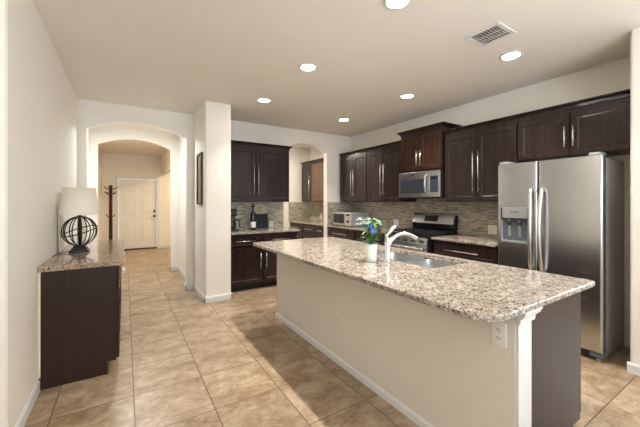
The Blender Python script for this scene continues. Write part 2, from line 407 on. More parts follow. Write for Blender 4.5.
baseboard('baseboard_right', [((3.465, 0.65 - g), (3.465, 0.79 + g)), ((3.465, 0.79), (4.08, 0.79)), ((6.0, 0.65), (3.465 - g, 0.65))])

# backsplash strips (stacked mosaic) on the kitchen and pantry walls
struct(MB().box((4.070, 1.86, 0.90), (4.08, 5.23, 1.382)).box((4.070, 2.707, 1.382), (4.08, 3.48, 1.44)), 'trim_1', 'mosaic_y')
struct(MB().box((1.285, 5.23, 0.90), (2.49, YB, 1.382)), 'trim_2', 'mosaic_x')
struct(MB().box((3.475, 5.23, 0.90), (4.07, YB, 1.382)), 'trim_3', 'mosaic_x')
struct(MB().box((4.070, 5.37, 0.90), (4.08, 6.97, 1.382)), 'trim_4', 'mosaic_y')
struct(MB().box((3.46, 6.97, 0.90), (4.07, 6.98, 1.382)), 'trim_5', 'mosaic_x')

# front door with six raised panels
def entry_door():
    d = struct(MB().box((-0.145, 10.535, 0.034), (0.805, 10.575, 2.04), 0.003), 'door_1', 'door_paint')
    for cx in (0.115, 0.545):
        for z0, z1 in ((1.70, 1.90), (1.02, 1.62), (0.22, 0.84)):
            x0, x1 = cx - 0.155, cx + 0.155
            if z0 > 1.65: pass
            b = MB()
            fr = [(x0, z0, 0.0), (x0, z0, 0.012)]
            def rect(i, y): return [(x0 + i, y, z0 + i), (x1 - i, y, z0 + i), (x1 - i, y, z1 - i), (x0 + i, y, z1 - i)]
            rings = [rect(0, 10.535), rect(0.006, 10.527), rect(0.02, 10.533), rect(0.05, 10.5335), rect(0.065, 10.526)]
            vs = [[b.bm.verts.new(p) for p in r_] for r_ in rings]
            for A, B in zip(vs, vs[1:]):
                for k in range(4): b.bm.faces.new((A[k], A[(k + 1) % 4], B[(k + 1) % 4], B[k]))
            b.bm.faces.new(vs[-1]); b.build('door_panel', 'door_paint', d)
    for z in (0.965, 1.115):
        h_ = MB().cyl((0.745, 10.535, z), (0.745, 10.528, z), 0.034, 20)
        if z < 1: h_.cyl((0.745, 10.53, z), (0.745, 10.50, z), 0.012).sphere((0.745, 10.482, z), 0.029)
        else: h_.cyl((0.745, 10.53, z), (0.745, 10.515, z), 0.026, 20)
        h_.build('door_knob' if z < 1 else 'deadbolt', 'black_wire', d)
    for z in (0.25, 1.05, 1.82): MB().cyl((-0.15, 10.53, z - 0.045), (-0.15, 10.53, z + 0.045), 0.008).build('hinge', 'nickel', d)
    b = MB()
    for x0, x1, z0, z1 in ((-0.215, -0.155, 0, 2.115), (0.815, 0.875, 0, 2.115), (-0.155, 0.815, 2.05, 2.115)):
        b.box((x0, 10.478, z0), (x1, 10.4995, z1), 0.006)
    b.build('door_casing', 'trim', d)
    MB().box((-0.155, 10.475, 0.0), (0.815, 10.6, 0.032), 0.003).build('threshold', 'threshold', d)
entry_door()

# ------------------------------------------------------------------ cabinet pieces
def mapper(face, plane):
    return {'-x': lambda u, n, z: (plane - n, u, z), '+x': lambda u, n, z: (plane + n, u, z), '-y': lambda u, n, z: (u, plane - n, z)}[face]
def shaker(face, plane, u0, u1, z0, z1, rail=0.055, t=0.02, dep=0.009):
    f = mapper(face, plane); b = MB()
    def ring(i, n): return [f(u0 + i, n, z0 + i), f(u1 - i, n, z0 + i), f(u1 - i, n, z1 - i), f(u0 + i, n, z1 - i)]
    rl = min(rail, (z1 - z0) * 0.28, (u1 - u0) * 0.28)
    rings = [ring(0, 0), ring(0, t - 0.003), ring(0.003, t), ring(rl, t), ring(rl + 0.004, t - 0.003), ring(rl + 0.012, t - dep)]
    vs = [[b.bm.verts.new(p) for p in r_] for r_ in rings]
    for A, B in zip(vs, vs[1:]):
        for k in range(4): b.bm.faces.new((A[k], A[(k + 1) % 4], B[(k + 1) % 4], B[k]))
    b.bm.faces.new(vs[-1]); b.bm.faces.new(vs[0][::-1])
    return b
def slab_front(face, plane, u0, u1, z0, z1, t=0.02):
    return shaker(face, plane, u0, u1, z0, z1, rail=0.022, t=t, dep=0.005)
def pull(face, plane, u, z, length, vertical=True, r=0.006, out=0.032):
    f = mapper(face, plane); b = MB(); h2 = length / 2
    P = (lambda s_, n: f(u, n, z + s_)) if vertical else (lambda s_, n: f(u + s_, n, z))
    b.cyl(P(-h2, out), P(h2, out), r, 12)
    for s_ in (-h2 + 0.045, h2 - 0.045): b.cyl(P(s_, 0), P(s_, out), r * 0.8, 10)
    return b
def crown(face, plane, back, u0, u1, z, hh=0.05, out=0.035, ends=(True, True), mat='wood', parent=None, name='crown_molding'):
    # small stepped crown standing on the cabinet top, with returns at its free ends
    f = mapper(face, plane); b = MB()
    prof = [(0.0, 0.0), (0.006, 0.0), (0.006, hh * 0.2), (out * 0.45, hh * 0.55), (out, hh * 0.82), (out, hh), (0.0, hh)]
    e0, e1 = ends
    depth = abs(back - plane)
    A = [b.bm.verts.new(f(u0 - (n if e0 else 0), n, z + q)) for n, q in prof]
    B = [b.bm.verts.new(f(u1 + (n if e1 else 0), n, z + q)) for n, q in prof]
    k = len(prof)
    for i in range(k): b.bm.faces.new((A[i], A[(i + 1) % k], B[(i + 1) % k], B[i]))
    for end, V0, u_, sg in ((e0, A, u0, -1), (e1, B, u1, 1)):
        if end:
            C_ = [b.bm.verts.new(f(u_ + sg * n, -depth, z + q)) for n, q in prof]
            for i in range(k): b.bm.faces.new((V0[i], V0[(i + 1) % k], C_[(i + 1) % k], C_[i]))
            b.bm.faces.new(C_)
        else: b.bm.faces.new(V0)
    b.bm.faces.new([b.bm.verts.new(f(u, n, z + hh)) for u, n in ((u0, 0), (u1, 0), (u1, -depth), (u0, -depth))])
    return b.build(name, mat, parent)
def body(face, plane, back, u0, u1, z0, z1, bev=0.0015):
    f = mapper(face, plane); d = abs(back - plane)
    return MB().box(f(u0, 0, z0), f(u1, -d, z1), bev, 1)

def upper_cabinet(label, face, plane, back, u0, u1, z0, z1, doors, crown_ends=(False, False), crown_h=0.060, mat='wood', group=None, hand=0.53, hz=None, pulls=True, door_mats=None, crown_out=0.050):
    f = mapper(face, plane)
    root = thing('wall_cabinet', label, 'cabinet', f((u0 + u1) / 2, 0, z0), group)
    body(face, plane, back, u0, u1, z0, z1).build('cabinet_body', mat, root)
    for k, (a, c, hs) in enumerate(doors):      # a..c along the wall, hs = which end carries the handle
        d = shaker(face, plane + (-0.001 if face != '+x' else 0.001), a, c, z0 + 0.012, z1 - 0.035).build('door', (door_mats or {}).get(k, mat), root)
        if pulls and hs:
            hu = a + 0.03 if hs == 'a' else c - 0.03
            hc = hz if hz else z0 + 0.11 + hand / 2
            pull(face, plane + (-0.021 if face != '+x' else 0.021), hu, hc, hand).build('handle', 'nickel', d)
    crown(face, plane, back, u0, u1, z1, crown_h, crown_out, crown_ends, mat, root)
    return root
def base_cabinet(label, face, plane, back, u0, u1, drawers, doors, top=0.885, group=None, toe=0.095, hand=0.24):
    f = mapper(face, plane)
    root = thing('base_cabinet', label, 'cabinet', f((u0 + u1) / 2, 0, 0), group)
    body(face, plane, back, u0, u1, toe, top).build('cabinet_body', 'wood', root)
    inn = plane + (0.06 if face in ('-x', '-y') else -0.06)
    body(face, inn, back, u0 + 0.002, u1 - 0.002, 0.0, toe).build('toe_kick', 'toe', root)
    off = -0.001 if face != '+x' else 0.001; off2 = -0.021 if face != '+x' else 0.021
    for a, c, z0, z1 in drawers:
        d = slab_front(face, plane + off, a, c, z0, z1).build('drawer', 'wood', root)
        pull(face, plane + off2, (a + c) / 2, (z0 + z1) / 2, min(0.48, (c - a) * 0.56), False).build('handle', 'nickel', d)
    for a, c, hs in doors:
        z1 = 0.675
        d = shaker(face, plane + off, a, c, toe + 0.012, z1).build('door', 'wood', root)
        if hs: pull(face, plane + off2, a + 0.032 if hs == 'a' else c - 0.032, z1 - 0.13 - hand / 2 + 0.03, hand).build('handle', 'nickel', d)
    return root

UZ0, UZ1 = 1.385, 2.30
XU = 3.742                    # face of the range wall uppers
XR = 4.079                    # just off the range wall
upper_cabinet('dark wall cabinet in the kitchen corner above the countertop microwave', '-x', XU, XR, 4.325, 5.15, UZ0, UZ1, [(4.725, 5.14, 'a'), (4.335, 4.715, 'c')])
upper_cabinet('dark two-door wall cabinet left of the over-range microwave', '-x', XU, XR, 3.485, 4.320, UZ0, UZ1, [(3.91, 4.31, 'a'), (3.495, 3.895, 'c')])
upper_cabinet('taller dark wall cabinet with reflection-tinted doors and wide crown above the over-range microwave', '-x', 3.702, XR, 2.715, 3.475, 1.845, 2.41, [(3.10, 3.465, 'a'), (2.725, 3.09, 'c')], (True, True), 0.065, 'wood', door_mats={0: 'wood_reflect', 1: 'wood_reflect'}, hand=0.23, hz=2.025, crown_out=0.05)
upper_cabinet('dark two-door wall cabinet between over-range microwave and refrigerator', '-x', XU, XR, 1.772, 2.705, UZ0, UZ1, [(2.245, 2.695, 'a'), (1.782, 2.235, 'c')])
upper_cabinet('short dark wall cabinet above the steel refrigerator', '-x', XU, XR, 0.797, 1.767, 1.835, UZ1, [(1.285, 1.757, 'a'), (0.81, 1.275, 'c')], hand=0.20, hz=2.03)
upper_cabinet('dark two-door wall cabinet above the coffee maker, beside the column', '-y', 4.925, YB - 0.001, 1.29, 2.455, UZ0, UZ1, [(1.30, 1.825, 'c'), (1.84, 2.445, 'a')], (False, True))
upper_cabinet('narrow dark wall cabinet on the far side of the pantry archway', '-x', 3.75, XR, 6.33, 6.80, UZ0, UZ1, [(6.34, 6.79, 'a')])
r_ = upper_cabinet('dark wall cabinet with a reflection-tinted door at the near side of the pantry archway', '-x', 3.75, XR, 5.70, 6.325, UZ0, UZ1, [(5.71, 6.315, None)], pulls=False, door_mats={0: 'wood_pantry_reflect'})

XB = 3.485                    # face of the range wall base cabinets
base_cabinet('dark base cabinet below the countertop microwave in the corner', '-x', XB, 4.068, 4.345, 5.225, [(4.36, 5.2, 0.70, 0.85)], [(4.79, 5.2, 'a'), (4.36, 4.78, 'c')])
base_cabinet('dark base cabinet between corner cabinet and left side of range', '-x', XB, 4.068, 3.485, 4.340, [(3.50, 4.33, 0.70, 0.85)], [(3.92, 4.33, 'a'), (3.50, 3.91, 'c')])
base_cabinet('dark base cabinet with a wide drawer between range and refrigerator', '-x', XB, 4.068, 1.862, 2.700, [(1.875, 2.685, 0.70, 0.85)], [(2.285, 2.685, 'a'), (1.875, 2.275, 'c')])
base_cabinet('dark base cabinet below the coffee maker beside the column', '-y', 4.70, 5.228, 1.29, 1.868, [(1.30, 1.855, 0.70, 0.85)], [(1.30, 1.855, 'c')])
base_cabinet('dark base cabinet below the leaning navy board at the archway', '-y', 4.70, 5.228, 1.872, 2.50, [(1.885, 2.49, 0.70, 0.85)], [(1.885, 2.49, 'a')])
for u0, u1, lab in ((6.32, 6.965, 'pantry base cabinet farthest back through the archway'), (5.735, 6.315, 'middle pantry base cabinet with drawers seen through archway'), (5.38, 5.73, 'narrow pantry base cabinet right behind the archway post')):
    base_cabinet(lab, '-x', 3.515, 4.068, u0, u1, [(u0 + 0.01, u1 - 0.01, 0.70, 0.85), (u0 + 0.01, u1 - 0.01, 0.45, 0.685), (u0 + 0.01, u1 - 0.01, 0.11, 0.435)], [], group='pantry base cabinets')

# countertops with eased edges
def rrect(x0, y0, x1, y1, r, inset=0.0, seg=6):
    if isinstance(r, (int, float)): r = (r,) * 4
    x0, y0, x1, y1 = x0 + inset, y0 + inset, x1 - inset, y1 - inset; out = []
    for (cx, cy, a), q in zip((((x0, y0), 0, 180), ((x1, y0), 0, 270), ((x1, y1), 0, 0), ((x0, y1), 0, 90)), r):
        q = max(q - inset, 0.0005); (px, py) = cx
        sx = 1 if px == x0 else -1; sy = 1 if py == y0 else -1
        ox, oy = px + sx * q, py + sy * q
        for k in range(seg + 1):
            t = R(a + 90 * k / seg); out.append((ox + q * math.cos(t), oy + q * math.sin(t)))
    return out
def counter_mesh(x0, y0, x1, y1, z0, z1, r=0.004, holes=()):
    b = MB(); bm = b.bm
    e = 0.007
    lv = [(0.004, z0), (0.0, z0 + 0.004), (0.0, z1 - e), (0.0022, z1 - 0.0022), (e, z1)]
    loops = [[bm.verts.new((p, q, z)) for p, q in rrect(x0, y0, x1, y1, r, i)] for i, z in lv]
    n = len(loops[0])
    for A, B in zip(loops, loops[1:]):
        for k in range(n): bm.faces.new((A[k], A[(k + 1) % n], B[(k + 1) % n], B[k]))
    tops, bots = [loops[-1]], [loops[0]]
    for hp in holes:
        T = [bm.verts.new((p, q, z1)) for p, q in hp]; B_ = [bm.verts.new((p, q, z0)) for p, q in hp]
        for k in range(len(hp)): bm.faces.new((T[k], T[(k + 1) % len(hp)], B_[(k + 1) % len(hp)], B_[k]))
        tops.append(T); bots.append(B_)
    for grp in (tops, bots):
        if len(grp) == 1: bm.faces.new(grp[0]); continue
        ed = []
        for L in grp:
            for k in range(len(L)):
                e_ = bm.edges.get((L[k], L[(k + 1) % len(L)])) or bm.edges.new((L[k], L[(k + 1) % len(L)])); ed.append(e_)
        bmesh.ops.triangle_fill(bm, use_beauty=True, use_dissolve=False, edges=ed)
    return b
CT = 0.917
tag(counter_mesh(3.445, 3.482, 4.068, 5.228, CT - 0.031, CT).build('countertop', 'granite'), 'granite countertop left of the range holding the microwave oven', 'countertop')
tag(counter_mesh(3.445, 1.858, 4.068, 2.703, CT - 0.031, CT).build('countertop', 'granite'), 'short granite countertop between range and refrigerator', 'countertop')
tag(counter_mesh(1.288, 4.648, 2.535, 5.228, CT - 0.031, CT).build('countertop', 'granite'), 'granite countertop on the back wall holding the coffee maker', 'countertop')
tag(counter_mesh(3.475, 5.38, 4.068, 6.968, CT - 0.031, CT).build('countertop', 'granite'), 'granite countertop in the pantry beyond the archway', 'countertop')

# ------------------------------------------------------------------ left cabinet with its countertop
lc = thing('base_cabinet', 'freestanding dark cabinet along the left wall under the lamp', 'cabinet', (-0.29, 3.8, 0))
b = MB().prism([(-0.524, 0), (-0.118, 0), (-0.118, 0.10), (-0.06, 0.10), (-0.06, 0.868), (-0.524, 0.868)], 1, 3.015, 4.62)
b.build('cabinet_body', 'wood_panel', lc)
for k in range(3):
    y0 = 3.035 + k * 0.53; y1 = y0 + 0.515
    dr = slab_front('+x', -0.059, y0, y1, 0.70, 0.85).build('drawer', 'wood', lc); pull('+x', -0.039, (y0 + y1) / 2, 0.775, 0.2, False).build('handle', 'nickel', dr)
    dr = shaker('+x', -0.059, y0, y1, 0.11, 0.685).build('door', 'wood', lc)
MB().box((-0.539, 3.015, 0.09), (-0.525, 3.03, 0.868)).build('filler_strip', 'canvas', lc)
tag(counter_mesh(-0.538, 2.985, -0.008, 4.65, 0.869, 0.91).build('countertop', 'granite_warm_lit'), 'warm-light-tinted granite countertop along the left wall under the table lamp', 'countertop')

# ------------------------------------------------------------------ island
isl = thing('kitchen_island', 'long kitchen island with beige half wall facing the hallway side', 'island', (1.9, 2.1, 0))
XI, YI0, YI1 = 1.545, 0.735, 3.435
MB().box((XI, YI0 + 0.004, 0), (1.66, YI1, 0.885), 0.004).build('half_wall', 'island_paint', isl)
MB().box((1.672, YI0, 0.0), (2.17, YI0 + 0.018, 0.885)).box((2.17, YI0, 0.095), (2.285, YI0 + 0.018, 0.885)).build('end_panel', 'wood_panel', isl)
b = MB()
for x0, x1, y0, y1, z0, z1 in ((1.662, 2.31, YI0 + 0.02, 1.37, 0.095, 0.885), (1.662, 2.31, 2.32, YI1 - 0.005, 0.095, 0.885), (1.662, 1.79, 1.37, 2.32, 0.095, 0.885),
        (2.27, 2.31, 1.37, 2.32, 0.095, 0.885), (1.79, 2.27, 1.37, 2.32, 0.095, 0.60)): b.box((x0, y0, z0), (x1, y1, z1))
b.build('cabinet_body', 'wood', isl)
MB().box((1.662, YI0 + 0.02, 0.0), (2.24, YI1 - 0.005, 0.094)).build('toe_kick', 'toe', isl)
for k in range(5):
    y0 = YI0 + 0.01 + k * 0.538; y1 = y0 + 0.525
    d = shaker('+x', 2.311, y0, y1, 0.11, 0.675).build('door', 'wood', isl); pull('+x', 2.331, y1 - 0.03, 0.52, 0.24).build('handle', 'nickel', d)
    d = slab_front('+x', 2.311, y0, y1, 0.70, 0.85).build('drawer', 'wood', isl); pull('+x', 2.331, (y0 + y1) / 2, 0.775, 0.2, False).build('handle', 'nickel', d)
b = MB().box((XI + 0.002, YI0 - 0.008, 0), (1.672, YI0 + 0.004, 0.815), 0.002)
b.build('corner_trim', 'trim', isl)
b = MB()
prof = [(0.0, 0.812), (0.016, 0.812), (0.018, 0.835), (0.032, 0.849), (0.040, 0.869), (0.040, 0.885), (0.0, 0.885)]
A = [b.bm.verts.new((XI - 0.002, YI0 - n, z)) for n, z in prof]; B = [b.bm.verts.new((1.672 + n * 0.95, YI0 - n, z)) for n, z in prof]; k = len(prof)
for i in range(k): b.bm.faces.new((A[i], A[(i + 1) % k], B[(i + 1) % k], B[i]))
C_ = [b.bm.verts.new((1.672 + n * 0.95, YI0 - 0.0005, z)) for n, z in prof]
b.bm.faces.new(A)
for i in range(k):
    try: b.bm.faces.new((B[i], B[(i + 1) % k], C_[(i + 1) % k], C_[i]))
    except ValueError: pass
b.build('trim_cap', 'trim', isl)
b = MB()
prof = [(0, 0), (0.012, 0), (0.012, 0.042), (0.008, 0.052), (0.003, 0.058), (0, 0.058)]
for P0, P1, nn in (((XI, YI0 + 0.0), (XI, YI1 + 0.012), (-1, 0)), ((XI - 0.014, YI1), (1.66, YI1), (0, 1))):
    A = [b.bm.verts.new((P0[0] + nn[0] * o, P0[1] + nn[1] * o, z)) for o, z in prof]; B = [b.bm.verts.new((P1[0] + nn[0] * o, P1[1] + nn[1] * o, z)) for o, z in prof]
    for i in range(6): b.bm.faces.new((A[i], A[(i + 1) % 6], B[(i + 1) % 6], B[i]))
    b.bm.faces.new(A[::-1]); b.bm.faces.new(B)
b.build('baseboard', 'trim', isl)
SX0, SX1, SY0, SY1 = 1.815, 2.262, 1.405, 2.22
hole = rrect(SX0, SY0, SX1, SY1, 0.045)
tag(counter_mesh(1.225, 0.678, 2.352, 3.455, CT - 0.031, CT, (0.10, 0.03, 0.05, 0.10), [hole]).build('countertop', 'granite'), 'large speckled granite countertop covering the island', 'countertop')

# sink: two steel bowls hung below the hole
snk = thing('kitchen_sink', 'double-bowl stainless steel sink set into the island', 'sink', (2.05, 1.88, 0.69))
for y0, y1 in ((SY0 + 0.004, 1.792), (1.812, SY1 - 0.004)):
    b = MB(); x0, x1 = SX0 + 0.004, SX1 - 0.004
    lv = [(-0.0, 0.885), (0.0, 0.879), (0.004, 0.866), (0.008, 0.73), (0.02, 0.705), (0.05, 0.692)]
    L = [[b.bm.verts.new((p, q, z)) for p, q in rrect(x0, y0, x1, y1, 0.045, i)] for i, z in lv]
    n = len(L[0])
    for A, B in zip(L, L[1:]):
        for k in range(n): b.bm.faces.new((A[k], A[(k + 1) % n], B[(k + 1) % n], B[k])).smooth = True
    b.bm.faces.new(L[-1])
    bw = b.build('bowl', 'steel_v', snk)
    MB().lathe([(0.0, 0.697), (0.025, 0.697), (0.042, 0.694), (0.045, 0.6925)], ((x0 + x1) / 2, (y0 + y1) / 2, 0)).build('drain', 'chrome', bw)
MB().box((SX0 + 0.03, 1.792, 0.870), (SX1 - 0.03, 1.812, 0.883), 0.004).build('divider', 'steel_v', snk)

# faucet
fc = thing('faucet', 'chrome kitchen faucet with arched spout behind the white vase', 'faucet', (1.752, 1.788, CT))
FX, FY = 1.752, 1.788
MB().lathe([(0.0, 0), (0.030, 0), (0.030, 0.006), (0.024, 0.012), (0.0195, 0.02), (0.019, 0.13), (0.021, 0.15), (0.021, 0.175), (0.014, 0.19), (0.0, 0.193)], (FX, FY, CT)).build('faucet_body', 'chrome', fc)
pts = []
P0, P1, P2, P3 = Vector((FX, FY, CT + 0.11)), Vector((FX + 0.07, FY - 0.01, CT + 0.235)), Vector((FX + 0.20, FY - 0.035, CT + 0.23)), Vector((FX + 0.29, FY - 0.05, CT + 0.158))
for k in range(17):
    t = k / 16; pts.append(P0 * (1 - t) ** 3 + P1 * 3 * t * (1 - t) ** 2 + P2 * 3 * t * t * (1 - t) + P3 * t ** 3)
MB().tube(pts, [0.019] * 3 + [0.0175] * 11 + [0.0185, 0.019, 0.019], 14).build('spout', 'chrome', fc)
MB().tube([(FX, FY, CT + 0.178), (FX - 0.005, FY + 0.005, CT + 0.205), (FX + 0.025, FY - 0.012, CT + 0.235), (FX + 0.062, FY - 0.035, CT + 0.285)], [0.017, 0.016, 0.0145, 0.012], 12).build('lever', 'chrome', fc)

# white vase and its bouquet
VX, VY = 1.636, 1.850
tag(MB().lathe([(0.0, 0.0), (0.040, 0.0), (0.044, 0.004), (0.046, 0.06), (0.050, 0.135), (0.048, 0.138), (0.045, 0.132), (0.041, 0.02), (0.0, 0.012)], (VX, VY, CT), 32).build('vase', 'white_ceramic'), 'small white ceramic vase of flowers standing on the island', 'vase')
bq = thing('flower_bouquet', 'bouquet of blue, white and red flowers in the white vase', 'flowers', (VX, VY, CT + 0.02))
rnd = random.Random(4)
b = MB(); tips = []
for k in range(14):
    a = rnd.uniform(0, 2 * math.pi); rr = rnd.uniform(0.03, 0.085); hz = rnd.uniform(0.20, 0.335)
    tip = Vector((VX + rr * math.cos(a), VY + rr * math.sin(a), CT + hz)); s0 = Vector((VX + rr * 0.2 * math.cos(a + 2), VY + rr * 0.2 * math.sin(a + 2), CT + 0.03))
    b.tube([s0, Vector((VX + rr * 0.25 * math.cos(a), VY + rr * 0.25 * math.sin(a), CT + 0.14)), tip], 0.0022, 5); tips.append(tip)
b.build('stems', 'leaf_dark', bq)
def leaf(b, p, d, L, w, droop):
    d = d.normalized(); side = d.cross(Vector((0, 0, 1)))
    side = side.normalized() if side.length > 1e-3 else Vector((1, 0, 0)); up = side.cross(d)
    rows = []
    for k in range(6):
        t = k / 5; c = p + d * L * t - Vector((0, 0, 1)) * droop * L * t * t; ww = w * math.sin(math.pi * (0.08 + 0.92 * t) ** 0.8) * 0.5 + 0.0004
        rows.append([b.bm.verts.new(c - side * ww + up * ww * 0.3), b.bm.verts.new(c), b.bm.verts.new(c + side * ww + up * ww * 0.3)])
    for A, B in zip(rows, rows[1:]):
        for i in (0, 1): b.bm.faces.new((A[i], A[i + 1], B[i + 1], B[i])).smooth = True
for nm, mt, cnt in (('leaves', 'leaf', 120), ('dark_leaves', 'leaf_dark', 40)):
    b = MB()
    for k in range(cnt):
        t = rnd.choice(tips); f_ = rnd.uniform(0.2, 1.0)
        p = Vector((VX, VY, CT + 0.13)).lerp(t, f_); a = rnd.uniform(0, 2 * math.pi)
        leaf(b, p, Vector((math.cos(a), math.sin(a), rnd.uniform(-0.1, 0.9))), rnd.uniform(0.045, 0.085), rnd.uniform(0.02, 0.034), rnd.uniform(0.1, 0.5))
    b.build(nm, mt, bq, recalc=False)
def blossom(c, r, petals, mat, name, layers=2):
    b = MB()
    for L in range(layers):
        for k in range(petals):
            a = 2 * math.pi * (k + 0.5 * L) / petals
            leaf(b, c + Vector((0, 0, 0.004 * L)), Vector((math.cos(a), math.sin(a), 0.25 + 0.7 * L)), r * (1 - 0.2 * L), r * 0.75, 0.25)
    b.sphere(c + Vector((0, 0, 0.006)), r * 0.22)
    b.build(name, mat, bq, recalc=False)
def cluster(c, r, mat, name):
    b = MB()
    for k in range(34):
        z = rnd.uniform(-0.5, 1); a = rnd.uniform(0, 6.28); q = math.sqrt(max(0, 1 - z * z))
        d = Vector((q * math.cos(a), q * math.sin(a), z)); o_ = c + d * r
        for j in range(4):
            aa = j * 1.57 + a; t1 = d.orthogonal().normalized(); t2 = d.cross(t1); leaf(b, o_, t1 * math.cos(aa) + t2 * math.sin(aa) + d * 0.3, 0.012, 0.011, 0.0)
    b.build(name, mat, bq, recalc=False)
vw = Vector((0.6671, 0.745, 0)).normalized(); rt = Vector((vw.y, -vw.x, 0))
def at(du, dz, dd=0.0): return Vector((VX, VY, CT + dz)) + rt * du - vw * dd
cluster(at(-0.005, 0.275, 0.07), 0.027, 'blue_petal', 'blue_flower'); cluster(at(0.02, 0.24, 0.085), 0.018, 'blue_petal', 'blue_flower')
for du, dz, dd, r_ in ((-0.085, 0.325, 0.0, 0.036), (-0.05, 0.30, 0.07, 0.040), (-0.02, 0.325, 0.05, 0.034), (0.062, 0.30, 0.05, 0.028), (0.07, 0.285, 0.02, 0.024), (-0.10, 0.285, 0.03, 0.028)):
    blossom(at(du, dz, dd), r_, 6, 'white_petal', 'white_flower')
blossom(at(0.07, 0.235, 0.04), 0.034, 6, 'red_petal', 'red_flower'); blossom(at(0.062, 0.218, 0.05), 0.026, 6, 'red_petal', 'red_flower')

# ------------------------------------------------------------------ refrigerator
FY0, FYM, FY1, FXF = 0.952, 1.446, 1.838, 3.44
fr = thing('refrigerator', 'side-by-side stainless steel refrigerator with ice dispenser', 'refrigerator', (3.77, 1.395, 0))
MB().box((3.525, FY0 + 0.012, 0.02), (4.065, FY1 - 0.008, 1.775), 0.006).build('cabinet_body', 'grey_side', fr)
def fridge_door(y0, y1):
    # bowed door front with softly rounded vertical edges
    b = MB(); pts = []; w_ = y1 - y0
    ed = [0.022 * (1 - math.cos(math.pi / 2 * q / 8)) / w_ for q in range(9)]
    ts = ed + [ed[-1] + (1 - 2 * ed[-1]) * q / 10 for q in range(1, 10)] + [1 - q for q in ed[::-1]]
    for t in ts:
        y = y0 + (y1 - y0) * t
        e = min(t, 1 - t) * (y1 - y0); bow = 0.008 * math.sin(math.pi * t)
        rd = 0.022
        dx = rd - math.sqrt(max(0, rd * rd - (rd - e) ** 2)) if e < rd else 0
        pts.append((FXF + 0.006 + dx - bow, y))
    poly = pts + [(3.518, y1), (3.518, y0)]
    b.prism(poly, 2, 0.085, 1.785)
    for f in b.bm.faces:
        if len(f.verts) == 4: f.smooth = False
    return b
for nm, y0, y1 in (('freezer_door', FYM + 0.004, FY1), ('refrigerator_door', FY0, FYM - 0.004)):
    d = fridge_door(y0, y1)
    bmesh.ops.bevel(d.bm, geom=[e for e in d.bm.edges if abs(e.verts[0].co.z - e.verts[1].co.z) < 1e-5 and abs(e.verts[0].co.z - 1.785) < 1e-4 and max(e.verts[0].co.x, e.verts[1].co.x) < 3.51], offset=0.008, segments=2, affect='EDGES')
    d.bm.normal_update()
    for f in d.bm.faces: f.smooth = True
    for e in d.bm.edges:
        if len(e.link_faces) == 2 and (e.calc_face_angle(0) > 0.3 or max(abs(f.normal.z) for f in e.link_faces) > 0.05): e.smooth = False
    d = d.build(nm, 'steel', fr)
    yh = y0 + 0.045 if nm == 'freezer_door' else y1 - 0.045
    pts = []
    for k in range(21):
        t = k / 20; z = 0.70 + 0.82 * t; o_ = 0.062 * (math.sin(math.pi * t) ** 0.45) if 0 < t < 1 else 0
        pts.append((FXF - 0.004 - o_, yh + 0.010 * math.sin(math.pi * t) * (-1 if nm == 'freezer_door' else 1), z))
    hb = MB().tube(pts, [0.017] * 21, 12); hb.build('handle', 'nickel', d)
    if nm == 'freezer_door':
        Y0, Y1, Z0, Z1 = 1.512, 1.788, 0.955, 1.325; xo = FXF - 0.006
        # bezel ring, hood, recess box, nozzles, paddle and drip tray
        b = MB()
        for a0, a1, c0, c1 in ((Y0, Y0 + 0.018, Z0, Z1), (Y1 - 0.018, Y1, Z0, Z1), (Y0, Y1, Z1 - 0.115, Z1), (Y0, Y1, Z0, Z0 + 0.022)): b.box((xo - 0.012, a0, c0), (xo + 0.004, a1, c1), 0.003)
        bz = b.build('dispenser_bezel', 'silver_plastic', d)
        MB().box((xo - 0.0145, Y0 + 0.10, Z1 - 0.05), (xo - 0.0118, Y1 - 0.10, Z1 - 0.043)).build('button_strip', 'dark_plastic', bz)
        MB().box((xo - 0.004, Y0 + 0.017, Z0 + 0.02), (xo - 0.001, Y1 - 0.017, Z1 - 0.11)).build('dispenser_recess', 'grey_plastic', d)
        b = MB()
        for k in range(13):
            t0, t1 = k / 13, (k + 1) / 13
            h0, h1 = (0.012 + 0.028 * math.sin(math.pi * t) for t in (t0, t1))
            ya, yb_ = Y0 + 0.012 + (Y1 - Y0 - 0.024) * t0, Y0 + 0.012 + (Y1 - Y0 - 0.024) * t1
            b.box((xo - 0.026, ya, Z1 - 0.115 - (h0 + h1) / 2), (xo - 0.003, yb_, Z1 - 0.108))
        b.build('dispenser_hood', 'dark_plastic', d)
        for yy in (1.60, 1.70):
            MB().cyl((xo - 0.014, yy, Z1 - 0.185), (xo - 0.014, yy, Z1 - 0.13), 0.016, 14, 0.020).build('nozzle', 'dark_plastic', d)
            MB().box((xo - 0.010, yy - 0.014, Z0 + 0.07), (xo - 0.003, yy + 0.014, Z1 - 0.185), 0.002).build('paddle', 'silver_plastic', d)
        MB().box((xo - 0.022, Y0 + 0.01, Z0 + 0.004), (xo - 0.002, Y1 - 0.01, Z0 + 0.026), 0.004).build('drip_tray', 'silver_plastic', d)
MB().box((3.47, FY0 + 0.015, 0.022), (3.56, FY1 - 0.015, 0.08), 0.004).build('base_grille', 'black_enamel', fr)
MB().cyl((3.49, FY0 + 0.04, 0.0), (3.49, FY0 + 0.04, 0.03), 0.02).build('levelling_foot', 'grey_side', fr)
MB().box((3.46, FY0 + 0.005, 0.03), (3.50, FY0 + 0.10, 0.075), 0.006).build('bottom_hinge', 'grey_plastic', fr)
for y in (FY0 + 0.06, FY1 - 0.06): MB().box((3.455, y - 0.045, 1.7855), (3.60, y + 0.045, 1.815), 0.012, 3).build('hinge_cover', 'silver_plastic', fr)

